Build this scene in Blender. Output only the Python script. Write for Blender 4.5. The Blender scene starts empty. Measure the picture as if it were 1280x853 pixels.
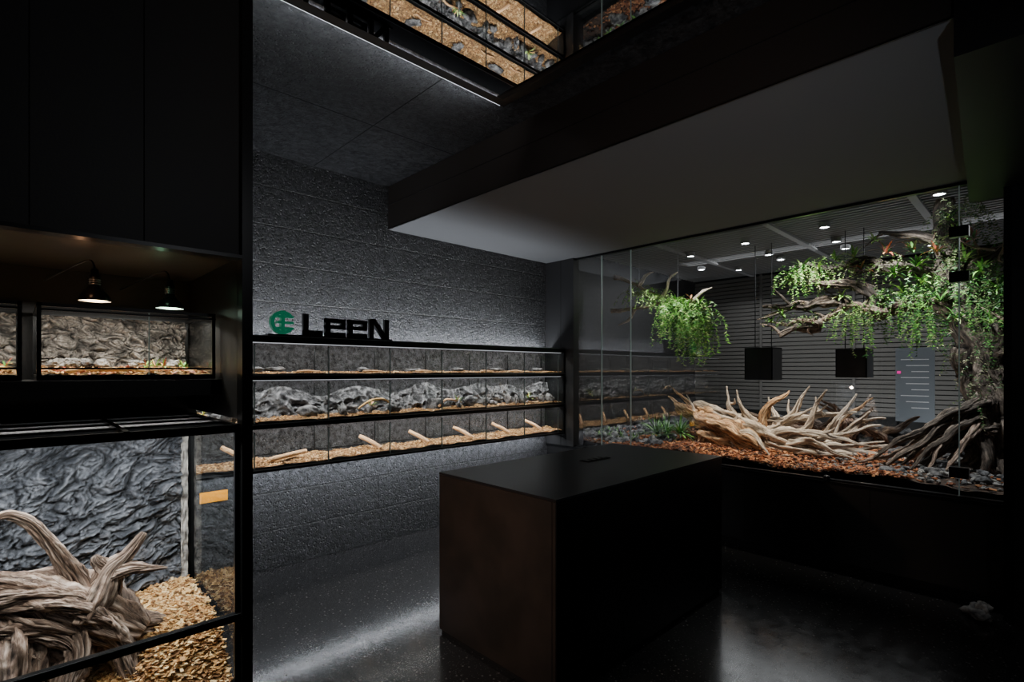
import bpy, math, random
from mathutils import Vector, Matrix, noise
random.seed(7)
R=random.random
def U(a,b): return a+(b-a)*random.random()

# ------------------------------------------------------------ materials
def newmat(name):
    m=bpy.data.materials.new(name); m.use_nodes=True
    nt=m.node_tree
    return m,nt,nt.nodes['Principled BSDF']
def pointy(nt,p,src,lo=.25,hi=1.3,a=.42,b_=.58,fac=.9):  # multiplies crevice shade and edge highlights into the base colour
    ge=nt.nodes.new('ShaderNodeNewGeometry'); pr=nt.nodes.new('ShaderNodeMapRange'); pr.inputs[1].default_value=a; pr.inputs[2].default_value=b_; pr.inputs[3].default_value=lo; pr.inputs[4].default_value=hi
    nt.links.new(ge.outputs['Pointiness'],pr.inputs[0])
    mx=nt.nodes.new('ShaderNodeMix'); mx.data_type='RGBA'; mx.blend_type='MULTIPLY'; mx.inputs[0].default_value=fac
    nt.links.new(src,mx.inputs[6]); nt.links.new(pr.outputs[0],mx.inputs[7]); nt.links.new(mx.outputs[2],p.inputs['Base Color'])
def mat(name,col,rough=.5,metal=0,vscale=20,bump=0,bscale=60,stretch=(1,1,1),col2=None,emit=None,es=0,detail=6,pt=None):
    m,nt,p=newmat(name)
    p.inputs['Base Color'].default_value=(*col,1); p.inputs['Roughness'].default_value=rough
    p.inputs['Metallic'].default_value=metal
    tc=nt.nodes.new('ShaderNodeTexCoord'); mp=nt.nodes.new('ShaderNodeMapping'); mp.inputs['Scale'].default_value=stretch
    nt.links.new(tc.outputs['Object'],mp.inputs[0])
    if col2 is not None:
        n=nt.nodes.new('ShaderNodeTexNoise'); n.inputs['Scale'].default_value=vscale; n.inputs['Detail'].default_value=detail
        nt.links.new(mp.outputs[0],n.inputs['Vector'])
        r=nt.nodes.new('ShaderNodeValToRGB'); r.color_ramp.elements[0].position=.38; r.color_ramp.elements[1].position=.62
        r.color_ramp.elements[0].color=(*col,1); r.color_ramp.elements[1].color=(*col2,1)
        nt.links.new(n.outputs['Fac'],r.inputs[0])
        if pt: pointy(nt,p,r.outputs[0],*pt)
        else: nt.links.new(r.outputs[0],p.inputs['Base Color'])
    if bump:
        n=nt.nodes.new('ShaderNodeTexNoise'); n.inputs['Scale'].default_value=bscale; n.inputs['Detail'].default_value=8; n.inputs['Roughness'].default_value=.65
        nt.links.new(mp.outputs[0],n.inputs['Vector'])
        b=nt.nodes.new('ShaderNodeBump'); b.inputs['Strength'].default_value=bump; b.inputs['Distance'].default_value=.02
        nt.links.new(n.outputs['Fac'],b.inputs['Height']); nt.links.new(b.outputs[0],p.inputs['Normal'])
    if emit: 
        p.inputs['Emission Color'].default_value=(*emit,1); p.inputs['Emission Strength'].default_value=es
    return m
def glass(name,tint=(1,1,1),base=.07,k=.8):
    m,nt,p=newmat(name); nt.nodes.remove(p)
    out=nt.nodes['Material Output']
    t=nt.nodes.new('ShaderNodeBsdfTransparent'); t.inputs[0].default_value=(*tint,1)
    g=nt.nodes.new('ShaderNodeBsdfGlossy'); g.inputs['Roughness'].default_value=0.0
    lw=nt.nodes.new('ShaderNodeLayerWeight'); lw.inputs[0].default_value=.5
    pw=nt.nodes.new('ShaderNodeMath'); pw.operation='POWER'; pw.inputs[1].default_value=4
    ma=nt.nodes.new('ShaderNodeMath'); ma.operation='MULTIPLY_ADD'; ma.inputs[1].default_value=k; ma.inputs[2].default_value=base
    mx=nt.nodes.new('ShaderNodeMixShader')
    nt.links.new(lw.outputs['Facing'],pw.inputs[0]); nt.links.new(pw.outputs[0],ma.inputs[0]); nt.links.new(ma.outputs[0],mx.inputs[0])
    nt.links.new(t.outputs[0],mx.inputs[1]); nt.links.new(g.outputs[0],mx.inputs[2]); nt.links.new(mx.outputs[0],out.inputs[0])
    return m
def stone_wall(name='stone_block_wall',seams=True,dark=1.0):
    m,nt,p=newmat(name); L=nt.links.new
    tc=nt.nodes.new('ShaderNodeTexCoord')
    n=nt.nodes.new('ShaderNodeTexNoise'); n.inputs['Scale'].default_value=26; n.inputs['Detail'].default_value=12; n.inputs['Roughness'].default_value=.8
    L(tc.outputs['Object'],n.inputs['Vector'])
    v=nt.nodes.new('ShaderNodeTexVoronoi'); v.inputs['Scale'].default_value=42; v.inputs['Randomness'].default_value=1; L(tc.outputs['Object'],v.inputs['Vector'])
    pit=nt.nodes.new('ShaderNodeMapRange'); pit.inputs[1].default_value=.05; pit.inputs[2].default_value=.35; L(v.outputs['Distance'],pit.inputs[0])
    a=nt.nodes.new('ShaderNodeMath'); a.operation='MULTIPLY_ADD'; a.inputs[1].default_value=.45
    L(pit.outputs[0],a.inputs[0]); L(n.outputs['Fac'],a.inputs[2]); h=a.outputs[0]
    r=nt.nodes.new('ShaderNodeValToRGB'); r.color_ramp.elements[0].color=(.004*dark,.0042*dark,.005*dark,1); r.color_ramp.elements[1].color=(.118*dark,.12*dark,.13*dark,1)
    r.color_ramp.elements[0].position=.42; r.color_ramp.elements[1].position=.66
    L(n.outputs['Fac'],r.inputs[0]); col=r.outputs[0]
    if seams:
        s=nt.nodes.new('ShaderNodeSeparateXYZ'); c=nt.nodes.new('ShaderNodeCombineXYZ')
        L(tc.outputs['Object'],s.inputs[0]); L(s.outputs[0],c.inputs[0]); L(s.outputs[2],c.inputs[1])
        br=nt.nodes.new('ShaderNodeTexBrick'); br.inputs['Scale'].default_value=1; br.inputs['Brick Width'].default_value=2.3
        br.inputs['Row Height'].default_value=.288; br.inputs['Mortar Size'].default_value=.006; br.inputs['Mortar Smooth'].default_value=.3
        br.inputs['Color1'].default_value=(.7,.7,.7,1); br.inputs['Color2'].default_value=(.88,.88,.88,1); br.inputs['Mortar'].default_value=(0,0,0,1)
        L(c.outputs[0],br.inputs['Vector'])
        a2=nt.nodes.new('ShaderNodeMath'); a2.operation='MULTIPLY_ADD'; a2.inputs[1].default_value=1.2
        L(br.outputs['Color'],a2.inputs[0]); L(h,a2.inputs[2]); h=a2.outputs[0]
        mx=nt.nodes.new('ShaderNodeMix'); mx.data_type='RGBA'; mx.blend_type='MULTIPLY'; mx.inputs[0].default_value=.85
        L(col,mx.inputs[6]); L(br.outputs['Color'],mx.inputs[7]); col=mx.outputs[2]
    b=nt.nodes.new('ShaderNodeBump'); b.inputs['Strength'].default_value=1; b.inputs['Distance'].default_value=.038
    L(h,b.inputs['Height']); L(b.outputs[0],p.inputs['Normal'])
    L(col,p.inputs['Base Color']); p.inputs['Roughness'].default_value=.4
    return m
def terrazzo():
    m,nt,p=newmat('terrazzo_floor'); L=nt.links.new
    tc=nt.nodes.new('ShaderNodeTexCoord')
    br=nt.nodes.new('ShaderNodeTexBrick'); br.inputs['Scale'].default_value=1; br.inputs['Brick Width'].default_value=1.2; br.inputs['Row Height'].default_value=.9
    br.offset=0; br.inputs['Mortar Size'].default_value=.004
    br.inputs['Color1'].default_value=(.016,.0155,.016,1); br.inputs['Color2'].default_value=(.02,.0195,.0195,1); br.inputs['Mortar'].default_value=(.003,.003,.003,1)
    L(tc.outputs['Object'],br.inputs['Vector'])
    col=br.outputs['Color']
    for sc,th,c in ((42,.6,(.11,.105,.1,1)),(90,.55,(.07,.066,.062,1))):
        v=nt.nodes.new('ShaderNodeTexVoronoi'); v.inputs['Scale'].default_value=sc; L(tc.outputs['Object'],v.inputs['Vector'])
        r=nt.nodes.new('ShaderNodeValToRGB'); r.color_ramp.elements[0].color=(1,1,1,1); r.color_ramp.elements[0].position=.16; r.color_ramp.elements[1].position=.26; r.color_ramp.elements[1].color=(0,0,0,1)
        L(v.outputs['Distance'],r.inputs[0])
        sp=nt.nodes.new('ShaderNodeSeparateColor'); L(v.outputs['Color'],sp.inputs[0])
        g=nt.nodes.new('ShaderNodeMath'); g.operation='GREATER_THAN'; g.inputs[1].default_value=th; L(sp.outputs[0],g.inputs[0])
        mu=nt.nodes.new('ShaderNodeMath'); mu.operation='MULTIPLY'; L(r.outputs[0],mu.inputs[0]); L(g.outputs[0],mu.inputs[1])
        mx=nt.nodes.new('ShaderNodeMix'); mx.data_type='RGBA'; mx.inputs[7].default_value=c
        L(mu.outputs[0],mx.inputs[0]); L(col,mx.inputs[6]); col=mx.outputs[2]
    L(col,p.inputs['Base Color'])
    n2=nt.nodes.new('ShaderNodeTexNoise'); n2.inputs['Scale'].default_value=14; n2.inputs['Detail'].default_value=6; L(tc.outputs['Object'],n2.inputs['Vector'])
    mr=nt.nodes.new('ShaderNodeMapRange'); mr.inputs[3].default_value=.08; mr.inputs[4].default_value=.24; L(n2.outputs['Fac'],mr.inputs[0]); L(mr.outputs[0],p.inputs['Roughness'])
    return m
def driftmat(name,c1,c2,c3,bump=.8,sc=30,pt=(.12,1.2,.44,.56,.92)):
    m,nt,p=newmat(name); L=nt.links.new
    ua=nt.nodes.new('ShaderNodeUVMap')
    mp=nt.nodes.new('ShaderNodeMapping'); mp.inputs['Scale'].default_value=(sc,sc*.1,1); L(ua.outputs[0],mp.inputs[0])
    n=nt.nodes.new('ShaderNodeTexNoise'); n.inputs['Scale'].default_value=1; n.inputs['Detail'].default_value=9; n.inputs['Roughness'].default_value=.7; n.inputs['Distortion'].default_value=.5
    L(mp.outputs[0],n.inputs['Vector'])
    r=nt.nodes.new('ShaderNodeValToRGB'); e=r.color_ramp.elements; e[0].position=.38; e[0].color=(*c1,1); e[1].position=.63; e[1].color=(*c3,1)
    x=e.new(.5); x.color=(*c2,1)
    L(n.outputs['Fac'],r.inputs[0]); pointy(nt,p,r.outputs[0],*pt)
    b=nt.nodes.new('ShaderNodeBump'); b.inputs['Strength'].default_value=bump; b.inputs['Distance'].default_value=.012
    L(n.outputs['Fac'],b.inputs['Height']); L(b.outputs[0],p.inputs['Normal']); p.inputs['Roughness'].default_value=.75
    return m
def emis(name,col,s): return mat(name,(0,0,0),.5,emit=col,es=s)

M_wall=stone_wall(); M_floor=terrazzo()
M_black=mat('black_lacquer_panel',(.008,.008,.0085),.42,bump=.03,bscale=300)
M_panel=mat('matte_black_panel',(.016,.016,.017),.5,bump=.05,bscale=200)
M_groove=mat('groove',(.0015,.0015,.0015),.9)
M_metal=mat('black_metal',(.016,.017,.018),.3,.6)
M_steel=mat('brushed_edge',(.34,.35,.37),.3,.9)
M_soffit=mat('grey_plaster',(.14,.142,.148),.75,bump=.06,bscale=150)
M_beam=mat('bronze_black_laminate',(.036,.031,.028),.38,.3,bump=.05,bscale=250)
M_counter=mat('counter_laminate_warm_side',(.03,.024,.02),.38,.3,col2=(.044,.033,.027),vscale=6,bump=.08,bscale=350)  # black laminate with the warm light's brown put into its colour
M_cside=mat('counter_laminate_shade_side',(.006,.006,.0065),.4,bump=.05,bscale=350)  # same laminate, darker for the face the warm light misses
M_ctop=mat('counter_top_laminate',(.02,.02,.021),.3,.2,bump=.03,bscale=250)
M_mirror=mat('mirror',(.6,.6,.61),.015,1.0)
M_glass=glass('clear_glass',(.97,.99,.98),.19,.8)
M_tglass=glass('tank_glass',(.98,1,.99),.06,.6)
M_gedge=mat('glass_edge',(.25,.32,.3),.2,emit=(.5,.6,.58),es=.06)
M_led=emis('led_strip',(.88,.93,1),2.2)
M_ledlo=emis('led_strip_soft',(.88,.93,1),.7)
M_chips=mat('wood_chip_substrate',(.22,.11,.04),.85,col2=(.66,.42,.18),vscale=90,bump=1,bscale=140)
M_chip=[mat('chip_a',(.72,.46,.19),.8),mat('chip_b',(.5,.27,.1),.8),mat('chip_c',(.83,.61,.32),.8),mat('chip_d',(.26,.13,.05),.8)]
M_rchip=[mat('rack_chip_a',(.5,.29,.12),.8),mat('rack_chip_b',(.33,.17,.07),.8),mat('rack_chip_c',(.62,.42,.22),.8),mat('rack_chip_d',(.16,.08,.035),.8)]
M_rsub=mat('rack_substrate',(.14,.07,.03),.85,col2=(.45,.27,.12),vscale=90,bump=1,bscale=140)
M_mulch=[mat('mulch_a',(.42,.15,.06),.9),mat('mulch_b',(.24,.085,.04),.9),mat('mulch_c',(.58,.27,.12),.9),mat('mulch_d',(.09,.045,.03),.9)]
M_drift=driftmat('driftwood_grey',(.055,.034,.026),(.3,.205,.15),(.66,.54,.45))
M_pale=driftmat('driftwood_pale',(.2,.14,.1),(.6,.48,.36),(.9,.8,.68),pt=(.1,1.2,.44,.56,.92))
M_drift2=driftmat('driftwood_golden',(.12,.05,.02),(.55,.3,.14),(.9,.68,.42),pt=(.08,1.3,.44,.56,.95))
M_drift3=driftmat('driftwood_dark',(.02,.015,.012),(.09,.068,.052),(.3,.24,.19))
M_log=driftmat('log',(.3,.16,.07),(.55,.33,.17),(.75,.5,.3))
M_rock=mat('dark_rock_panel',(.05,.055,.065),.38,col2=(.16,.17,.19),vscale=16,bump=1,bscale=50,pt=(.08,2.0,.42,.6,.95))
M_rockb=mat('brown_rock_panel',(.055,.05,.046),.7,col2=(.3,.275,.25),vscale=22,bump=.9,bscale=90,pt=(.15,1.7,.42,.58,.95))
M_stone=mat('grey_stone',(.05,.05,.052),.8,col2=(.4,.39,.37),vscale=14,bump=.9,bscale=45)
M_dstone=mat('dark_stone',(.02,.02,.022),.7,col2=(.2,.2,.205),vscale=18,bump=.9,bscale=45)
M_cement=mat('cement_strip',(.16,.15,.14),.8,col2=(.55,.53,.49),vscale=30,bump=.4,bscale=80)
M_orange=mat('orange_label',(.85,.34,.02),.5,emit=(.95,.34,.01),es=.4)
M_soil=mat('vivarium_soil',(.02,.017,.015),.9,col2=(.12,.075,.05),vscale=22,bump=1,bscale=60)
M_leaf=[mat('leaf_a',(.19,.45,.07),.45),mat('leaf_b',(.09,.26,.05),.45),mat('leaf_c',(.46,.64,.2),.45),mat('leaf_d',(.035,.12,.03),.5)]
M_red=[mat('brom_red',(.42,.1,.05),.5),mat('brom_orange',(.5,.24,.1),.5),mat('brom_rust',(.24,.08,.05),.5)]
M_moss=[mat('moss_a',(.2,.24,.1),.9),mat('moss_b',(.1,.14,.05),.9),mat('moss_c',(.33,.33,.2),.9)]
M_slat=mat('grey_slats',(.15,.143,.133),.6)
M_hceil=mat('louvre_metal',(.26,.26,.265),.5)
M_hdark=mat('plenum_dark',(.02,.02,.02),.9)
M_green=mat('green_acrylic',(.01,.2,.11),.15,emit=(.015,.5,.25),es=.15)
M_letter=mat('black_acrylic',(.005,.005,.006),.3)
M_white=mat('white_shade',(.8,.8,.78),.4)
M_bulb=emis('warm_bulb',(1,.74,.45),9)
M_bulbg=emis('green_white_bulb',(.7,1,.78),8)
M_spot=emis('spot_lens',(.9,.95,1),40)
M_poster=mat('poster_print',(.16,.18,.2),.5,emit=(.5,.56,.65),es=.04)
M_ptext=mat('poster_ink',(.7,.7,.72),.5,emit=(.8,.8,.85),es=.1)
M_magenta=mat('magenta_indicator',(.5,.01,.2),.4,emit=(.9,.02,.35),es=1)

# ------------------------------------------------------------ mesh builder
class B:
    def __init__(s): s.v=[];s.f=[];s.m=[];s.mats=[];s.uv={}
    def mi(s,m):
        if m not in s.mats: s.mats.append(m)
        return s.mats.index(m)
    def add(s,vs,fs,m,uvs=None):
        o=len(s.v); s.v+=[tuple(x) for x in vs]; i=s.mi(m)
        if uvs:
            for k,u in enumerate(uvs): s.uv[o+k]=u
        for f in fs: s.f.append([o+k for k in f]); s.m.append(i)
    def box(s,a,b,m,mt=None):
        (x0,y0,z0),(x1,y1,z1)=a,b
        vs=[(x0,y0,z0),(x1,y0,z0),(x1,y1,z0),(x0,y1,z0),(x0,y0,z1),(x1,y0,z1),(x1,y1,z1),(x0,y1,z1)]
        fs=[(0,3,2,1),(4,5,6,7),(0,1,5,4),(1,2,6,5),(2,3,7,6),(3,0,4,7)]
        if mt is not None: vs=[mt@Vector(v) for v in vs]
        s.add(vs,fs,m)
    def quad(s,a,b,c,d,m): s.add([a,b,c,d],[(0,1,2,3)],m)
    def prism(s,pts,y0,y1,m):
        n=len(pts); vs=[(x,y0,z) for x,z in pts]+[(x,y1,z) for x,z in pts]
        fs=[tuple(range(n)),tuple(range(2*n-1,n-1,-1))]+[(i,i+n,(i+1)%n+n,(i+1)%n) for i in range(n)]
        s.add(vs,fs,m)
    def zprism(s,pts,z0,z1,m):
        n=len(pts); vs=[(x,y,z0) for x,y in pts]+[(x,y,z1) for x,y in pts]
        fs=[tuple(range(n-1,-1,-1)),tuple(range(n,2*n))]+[(i,(i+1)%n,(i+1)%n+n,i+n) for i in range(n)]
        s.add(vs,fs,m)
    def lathe(s,c,prof,m,seg=24):
        vs=[];fs=[]
        for r,z in prof:
            for k in range(seg):
                a=2*math.pi*k/seg; vs.append((c[0]+r*math.cos(a),c[1]+r*math.sin(a),c[2]+z))
        for i in range(len(prof)-1):
            for k in range(seg):
                fs.append((i*seg+k,i*seg+(k+1)%seg,(i+1)*seg+(k+1)%seg,(i+1)*seg+k))
        s.add(vs,fs,m)
    def tube(s,pts,rad,m,seg=10,rough=.0,ridge=0,res=6,wob=0):
        P=[Vector(p) for p in pts]; n=len(P)
        if not hasattr(rad,'__len__'): rad=[rad]*n
        if len(rad)==2 and n>2: rad=[rad[0]+(rad[1]-rad[0])*i/(n-1) for i in range(n)]
        C=[];Rr=[]
        for i in range(n-1):
            p0=P[max(i-1,0)];p1=P[i];p2=P[i+1];p3=P[min(i+2,n-1)]
            for k in range(res):
                t=k/res
                C.append(.5*((2*p1)+(p2-p0)*t+(2*p0-5*p1+4*p2-p3)*t*t+(3*p1-p0-3*p2+p3)*t**3))
                Rr.append(rad[i]*(1-t)+rad[i+1]*t)
        C.append(P[-1]);Rr.append(rad[-1])
        if wob:
            sd=Vector((U(0,50),U(0,50),U(0,50)))
            for i in range(1,len(C)): C[i]=C[i]+wob*noise.noise_vector(C[i]*6+sd)
        T=(C[1]-C[0]).normalized(); N=T.orthogonal().normalized()
        vs=[];fs=[];uvs=[]; L=0; ph=[U(0,6.28) for _ in range(5)]; sd=U(0,100); RM=max(max(Rr),.01)
        for i,c in enumerate(C):
            T2=(C[min(i+1,len(C)-1)]-C[max(i-1,0)])
            T2=T2.normalized() if T2.length>1e-9 else T
            N=(N-T2*N.dot(T2)); N=N.normalized() if N.length>1e-6 else T2.orthogonal().normalized(); Bn=T2.cross(N)
            if i: L+=(C[i]-C[i-1]).length
            tw=L/RM
            for k in range(seg):
                a=2*math.pi*k/seg; r=Rr[i]
                if ridge: r*=1+ridge*(.7*math.sin(2*a+ph[0]+tw*.35)+.5*math.sin(3*a+ph[1]-tw*.3)+.4*math.sin(5*a+ph[2]+tw*.2))
                if rough:
                    ct=math.cos(a+tw*.12); sn=math.sin(a+tw*.12)
                    n1=noise.noise(Vector((ct*1.6+sd,sn*1.6,tw*.45)))
                    n2=abs(noise.noise(Vector((ct*4.5,sn*4.5+sd,tw*.5))))
                    n3=abs(noise.noise(Vector((ct*9,sn*9,tw*1.0+sd)))) if seg>30 else 0
                    r*=1+rough*(n1*1.3-n2*1.5-n3*.7+.3)
                q=c+(N*math.cos(a)+Bn*math.sin(a))*r
                vs.append(q); uvs.append((k/seg if k*2<=seg else 1-k/seg,L*4+sd))
        for i in range(len(C)-1):
            for k in range(seg): fs.append((i*seg+k,i*seg+(k+1)%seg,(i+1)*seg+(k+1)%seg,(i+1)*seg+k))
        fs.append(tuple(range(seg-1,-1,-1))); fs.append(tuple((len(C)-1)*seg+k for k in range(seg)))
        s.add(vs,fs,m,uvs)
    def grid(s,fn,nu,nv,m):
        vs=[fn(i/nu,j/nv) for j in range(nv+1) for i in range(nu+1)]
        fs=[(j*(nu+1)+i,j*(nu+1)+i+1,(j+1)*(nu+1)+i+1,(j+1)*(nu+1)+i) for j in range(nv) for i in range(nu)]
        s.add(vs,fs,m)
    def obj(s,name,parent=None,smooth=False):
        me=bpy.data.meshes.new(name); me.from_pydata(s.v,[],s.f)
        for m in s.mats: me.materials.append(m)
        me.polygons.foreach_set('material_index',s.m)
        if smooth: me.polygons.foreach_set('use_smooth',[True]*len(s.f))
        uvl=me.uv_layers.new(name='UVMap')
        if s.uv:
            for l in me.loops:
                u=s.uv.get(l.vertex_index)
                if u: uvl.data[l.index].uv=u
        me.update()
        o=bpy.data.objects.new(name,me); bpy.context.collection.objects.link(o)
        if parent: o.parent=parent
        return o
def empty(name):
    o=bpy.data.objects.new(name,None); o.empty_display_size=.1; bpy.context.collection.objects.link(o); return o
def rotm(c):
    return Matrix.Translation(Vector(c))@Matrix.Rotation(U(0,6.28),4,'Z')@Matrix.Rotation(U(-.6,.6),4,'X')@Matrix.Rotation(U(-.5,.5),4,'Y')
def chip(b,c,l,w,t,mats): b.box((-l/2,-w/2,-t/2),(l/2,w/2,t/2),random.choice(mats),rotm(c))
import bmesh
_bm=bmesh.new(); bmesh.ops.create_icosphere(_bm,subdivisions=3,radius=1)
ICO=([v.co.copy() for v in _bm.verts],[tuple(v.index for v in f.verts) for f in _bm.faces]); _bm.free()
def rock(b,c,size,m):
    sd=Vector((U(0,99),U(0,99),U(0,99))); rz=Matrix.Rotation(U(0,6),3,'Z'); vs=[]
    for v in ICO[0]:
        k=1+.5*noise.noise(v*1.3+sd)+.3*noise.noise(v*3+sd)-.3*abs(noise.noise(v*5+sd))
        q=rz@Vector((v.x*k*size[0],v.y*k*size[1],v.z*k*size[2])); vs.append(Vector(c)+q)
    b.add(vs,ICO[1],m)
def blade(b,base,d,L,w,droop,m,n=4):
    d=Vector(d).normalized(); side=d.cross(Vector((0,0,1))); side=side.normalized() if side.length>.01 else Vector((1,0,0))
    p=Vector(base); vs=[]; 
    for i in range(n+1):
        t=i/n; ww=w*(1-t)**.6*(.6+.8*min(t*2,1)) if i<n else w*.04
        vs+= [p-side*ww/2,p+side*ww/2]
        p=p+d*(L/n); d=(d+Vector((0,0,-droop/n))).normalized()
    b.add(vs,[(2*i,2*i+1,2*i+3,2*i+2) for i in range(n)],m)
def rosette(b,c,L,w,mats,n=16,droop=1.3):
    for i in range(n):
        a=U(0,6.28); e=U(.1,1.3); blade(b,c,(math.cos(a)*math.cos(e),math.sin(a)*math.cos(e),math.sin(e)),L*U(.7,1.1),w,droop*U(.6,1.3),random.choice(mats))
def strand(b,c,L,mats,lw=.012,out=(0,0,0)):
    p=Vector(c); d=Vector(out)+Vector((U(-.5,.5),U(-.5,.5),U(-.1,.7))); d.normalize(); step=.022; n=int(L/step)
    for i in range(n):
        d=(d+Vector((U(-.12,.12),U(-.12,.12),-.28))).normalized(); q=p+d*step
        for sgn in (-1,1):
            sd=Vector((U(-1,1),U(-1,1),U(-.3,.3))).normalized()
            l=lw*U(1.2,2.4)
            tip=q+sd*l+Vector((0,0,-l*.4)); w=d*lw*.45
            b.add([q-w,tip,q+w],[(0,1,2)],random.choice(mats))
        p=q
def light(name,kind,loc,energy,col=(1,1,1),size=None,rot=(0,0,0),target=None,spot=None,blend=.6,parent=None):
    l=bpy.data.lights.new(name,kind); l.energy=energy; l.color=col
    if kind=='AREA':
        if isinstance(size,tuple): l.shape='RECTANGLE'; l.size,l.size_y=size
        else: l.size=size
    elif size: l.shadow_soft_size=size
    if spot: l.spot_size=spot; l.spot_blend=blend
    o=bpy.data.objects.new(name,l); o.location=loc; o.rotation_euler=rot; bpy.context.collection.objects.link(o)
    if target is not None: o.rotation_euler=(Vector(target)-Vector(loc)).to_track_quat('-Z','Y').to_euler()
    if parent: o.parent=parent
    return o

# ------------------------------------------------------------ room shell
WY=4.07; GX=4.5; CZ=3.13
b=B(); b.box((-2,-2,-.1),(9.0,4.3,0),M_floor); b.obj('floor')
b=B(); b.box((-2,WY,0),(GX+.02,WY+.2,CZ+.2),M_wall); b.quad((.931,WY-.003,.575),(1.107,WY-.003,.575),(1.107,WY-.003,.65),(.931,WY-.003,.65),M_orange); b.obj('wall_left')
b=B(); b.box((GX+.02,WY,0),(9,WY+.2,CZ+.2),M_panel); b.obj('wall_vivarium_side')
b=B(); b.box((-2,-2.1,0),(9,-2,CZ+.2),M_panel); b.obj('wall_right')
b=B(); b.box((-2.1,-2,0),(-2,4.3,CZ+.2),M_panel); b.obj('wall_back')
M_ceil=stone_wall('ceiling_board',False,.85)
b=B(); b.box((-2,-2,CZ),(4.6,WY,CZ+.2),M_ceil)
for x in (.62,1.73): b.box((x-.003,2.3,CZ-.001),(x+.003,WY,CZ+.01),M_groove)
b.box((.5,3.12,CZ-.001),(2.4,3.126,CZ+.01),M_groove)
b.obj('ceiling')
b=B(); b.box((.5,-2,3.065),(2.1,2.25,3.12),M_black); b.box((-2,-2,3.065),(.5,1.57,3.12),M_black)
b.add([(-2,-2,3.0645),(-2,1.55,3.0645),(.52,1.55,3.0645),(.52,2.19,3.0645),(2.04,2.19,3.0645),(2.04,-2,3.0645)],[(0,1,2,3,4,5)],M_mirror)
b.box((.52,2.251,3.068),(2.08,2.257,3.074),M_led)
b.obj('ceiling_mirror')
b=B()
b.zprism([(2.4,.23),(4.53,.36),(4.53,WY-.002),(2.4,WY-.002)],2.748,CZ-.002,M_beam)
b.add([(2.405,.235,2.747),(4.53,.365,2.747),(4.53,WY-.002,2.747),(2.405,WY-.002,2.747)],[(0,3,2,1)],M_soffit)
b.box((2.394,.23,2.747),(2.4,WY-.002,2.752),M_metal)
b.box((2.397,.23,2.96),(2.4005,WY-.002,2.964),M_groove)
b.obj('soffit')
b=B(); b.zprism([(2.38,-2),(4.53,-2),(4.53,.36),(2.38,.23)],2.6,CZ-.002,M_black); b.obj('trim_1')
b=B(); b.box((GX,-.2,.0),(GX+.14,WY,.64),M_black); 
for y in (.9,1.8,2.7,3.6): b.box((GX-.001,y,0),(GX+.01,y+.004,.64),M_groove)
b.box((GX-.012,-.2,.625),(GX+.14,WY,.65),M_metal)
b.box((GX-.004,-.2,0),(GX,WY,.05),M_groove)
b.obj('wall_front')
b=B(); b.box((GX-.02,3.66,.65),(GX+.16,WY-.002,2.745),M_panel); b.box((GX-.021,3.84,.65),(GX-.01,3.845,2.745),M_groove); b.obj('pillar')
b=B(); b.box((4.3,-2,0),(4.55,.17,2.6),M_black); b.box((4.28,.15,0),(4.56,.185,2.6),M_metal); b.obj('door_jamb')
b=B()
b.quad((GX+.03,.18,.65),(GX+.03,3.66,.65),(GX+.03,3.66,2.745),(GX+.03,.18,2.745),M_glass)
for y in (.41,2.95,3.31): b.box((GX+.022,y-.003,.65),(GX+.038,y+.003,2.745),M_gedge)
for z in (.82,2.12,2.42): b.box((GX+.0,.36,z-.035),(GX+.06,.46,z+.035),M_metal)
b.box((GX+.01,.18,.65),(GX+.05,3.66,.665),M_metal); b.box((GX+.01,.2,2.725),(GX+.05,3.66,2.745),M_metal)
b.obj('window_1')
b=B(); b.lathe((4.46,1.17,.65),[(.0,0),(.022,0),(.024,.02),(.02,.045),(.012,.05),(0,.052)],M_metal); b.obj('door_knob')
b=B(); rock(b,(4.2,.3,.035),(.1,.06,.035),M_stone); rock(b,(4.22,.27,.07),(.05,.04,.03),M_cement); b.obj('floor_stone',smooth=True)

# ------------------------------------------------------------ reception counter
cx0,cx1,cy0,cy1,ch=1.76,3.46,1.54,2.42,.916
b=B()
b.box((cx0+.01,cy0+.01,0),(cx1-.01,cy1-.01,.03),M_groove)
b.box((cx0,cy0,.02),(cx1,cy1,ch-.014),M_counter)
b.box((cx0+.003,cy0-.003,.02),(cx1+.002,cy0,ch-.014),M_cside)  # thin skin carrying the painted shade of this face
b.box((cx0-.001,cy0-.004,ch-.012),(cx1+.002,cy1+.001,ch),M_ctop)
b.box((cx0-.0015,cy0+.02,.02),(cx0,cy0+.023,ch-.014),M_groove)
b.box((2.62,2.02,ch),(2.86,2.09,ch+.004),M_groove)
for i in range(4): b.box((2.635+i*.055,2.035,ch+.004),(2.675+i*.055,2.075,ch+.007),M_metal)
o=b.obj('reception_counter')

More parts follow.
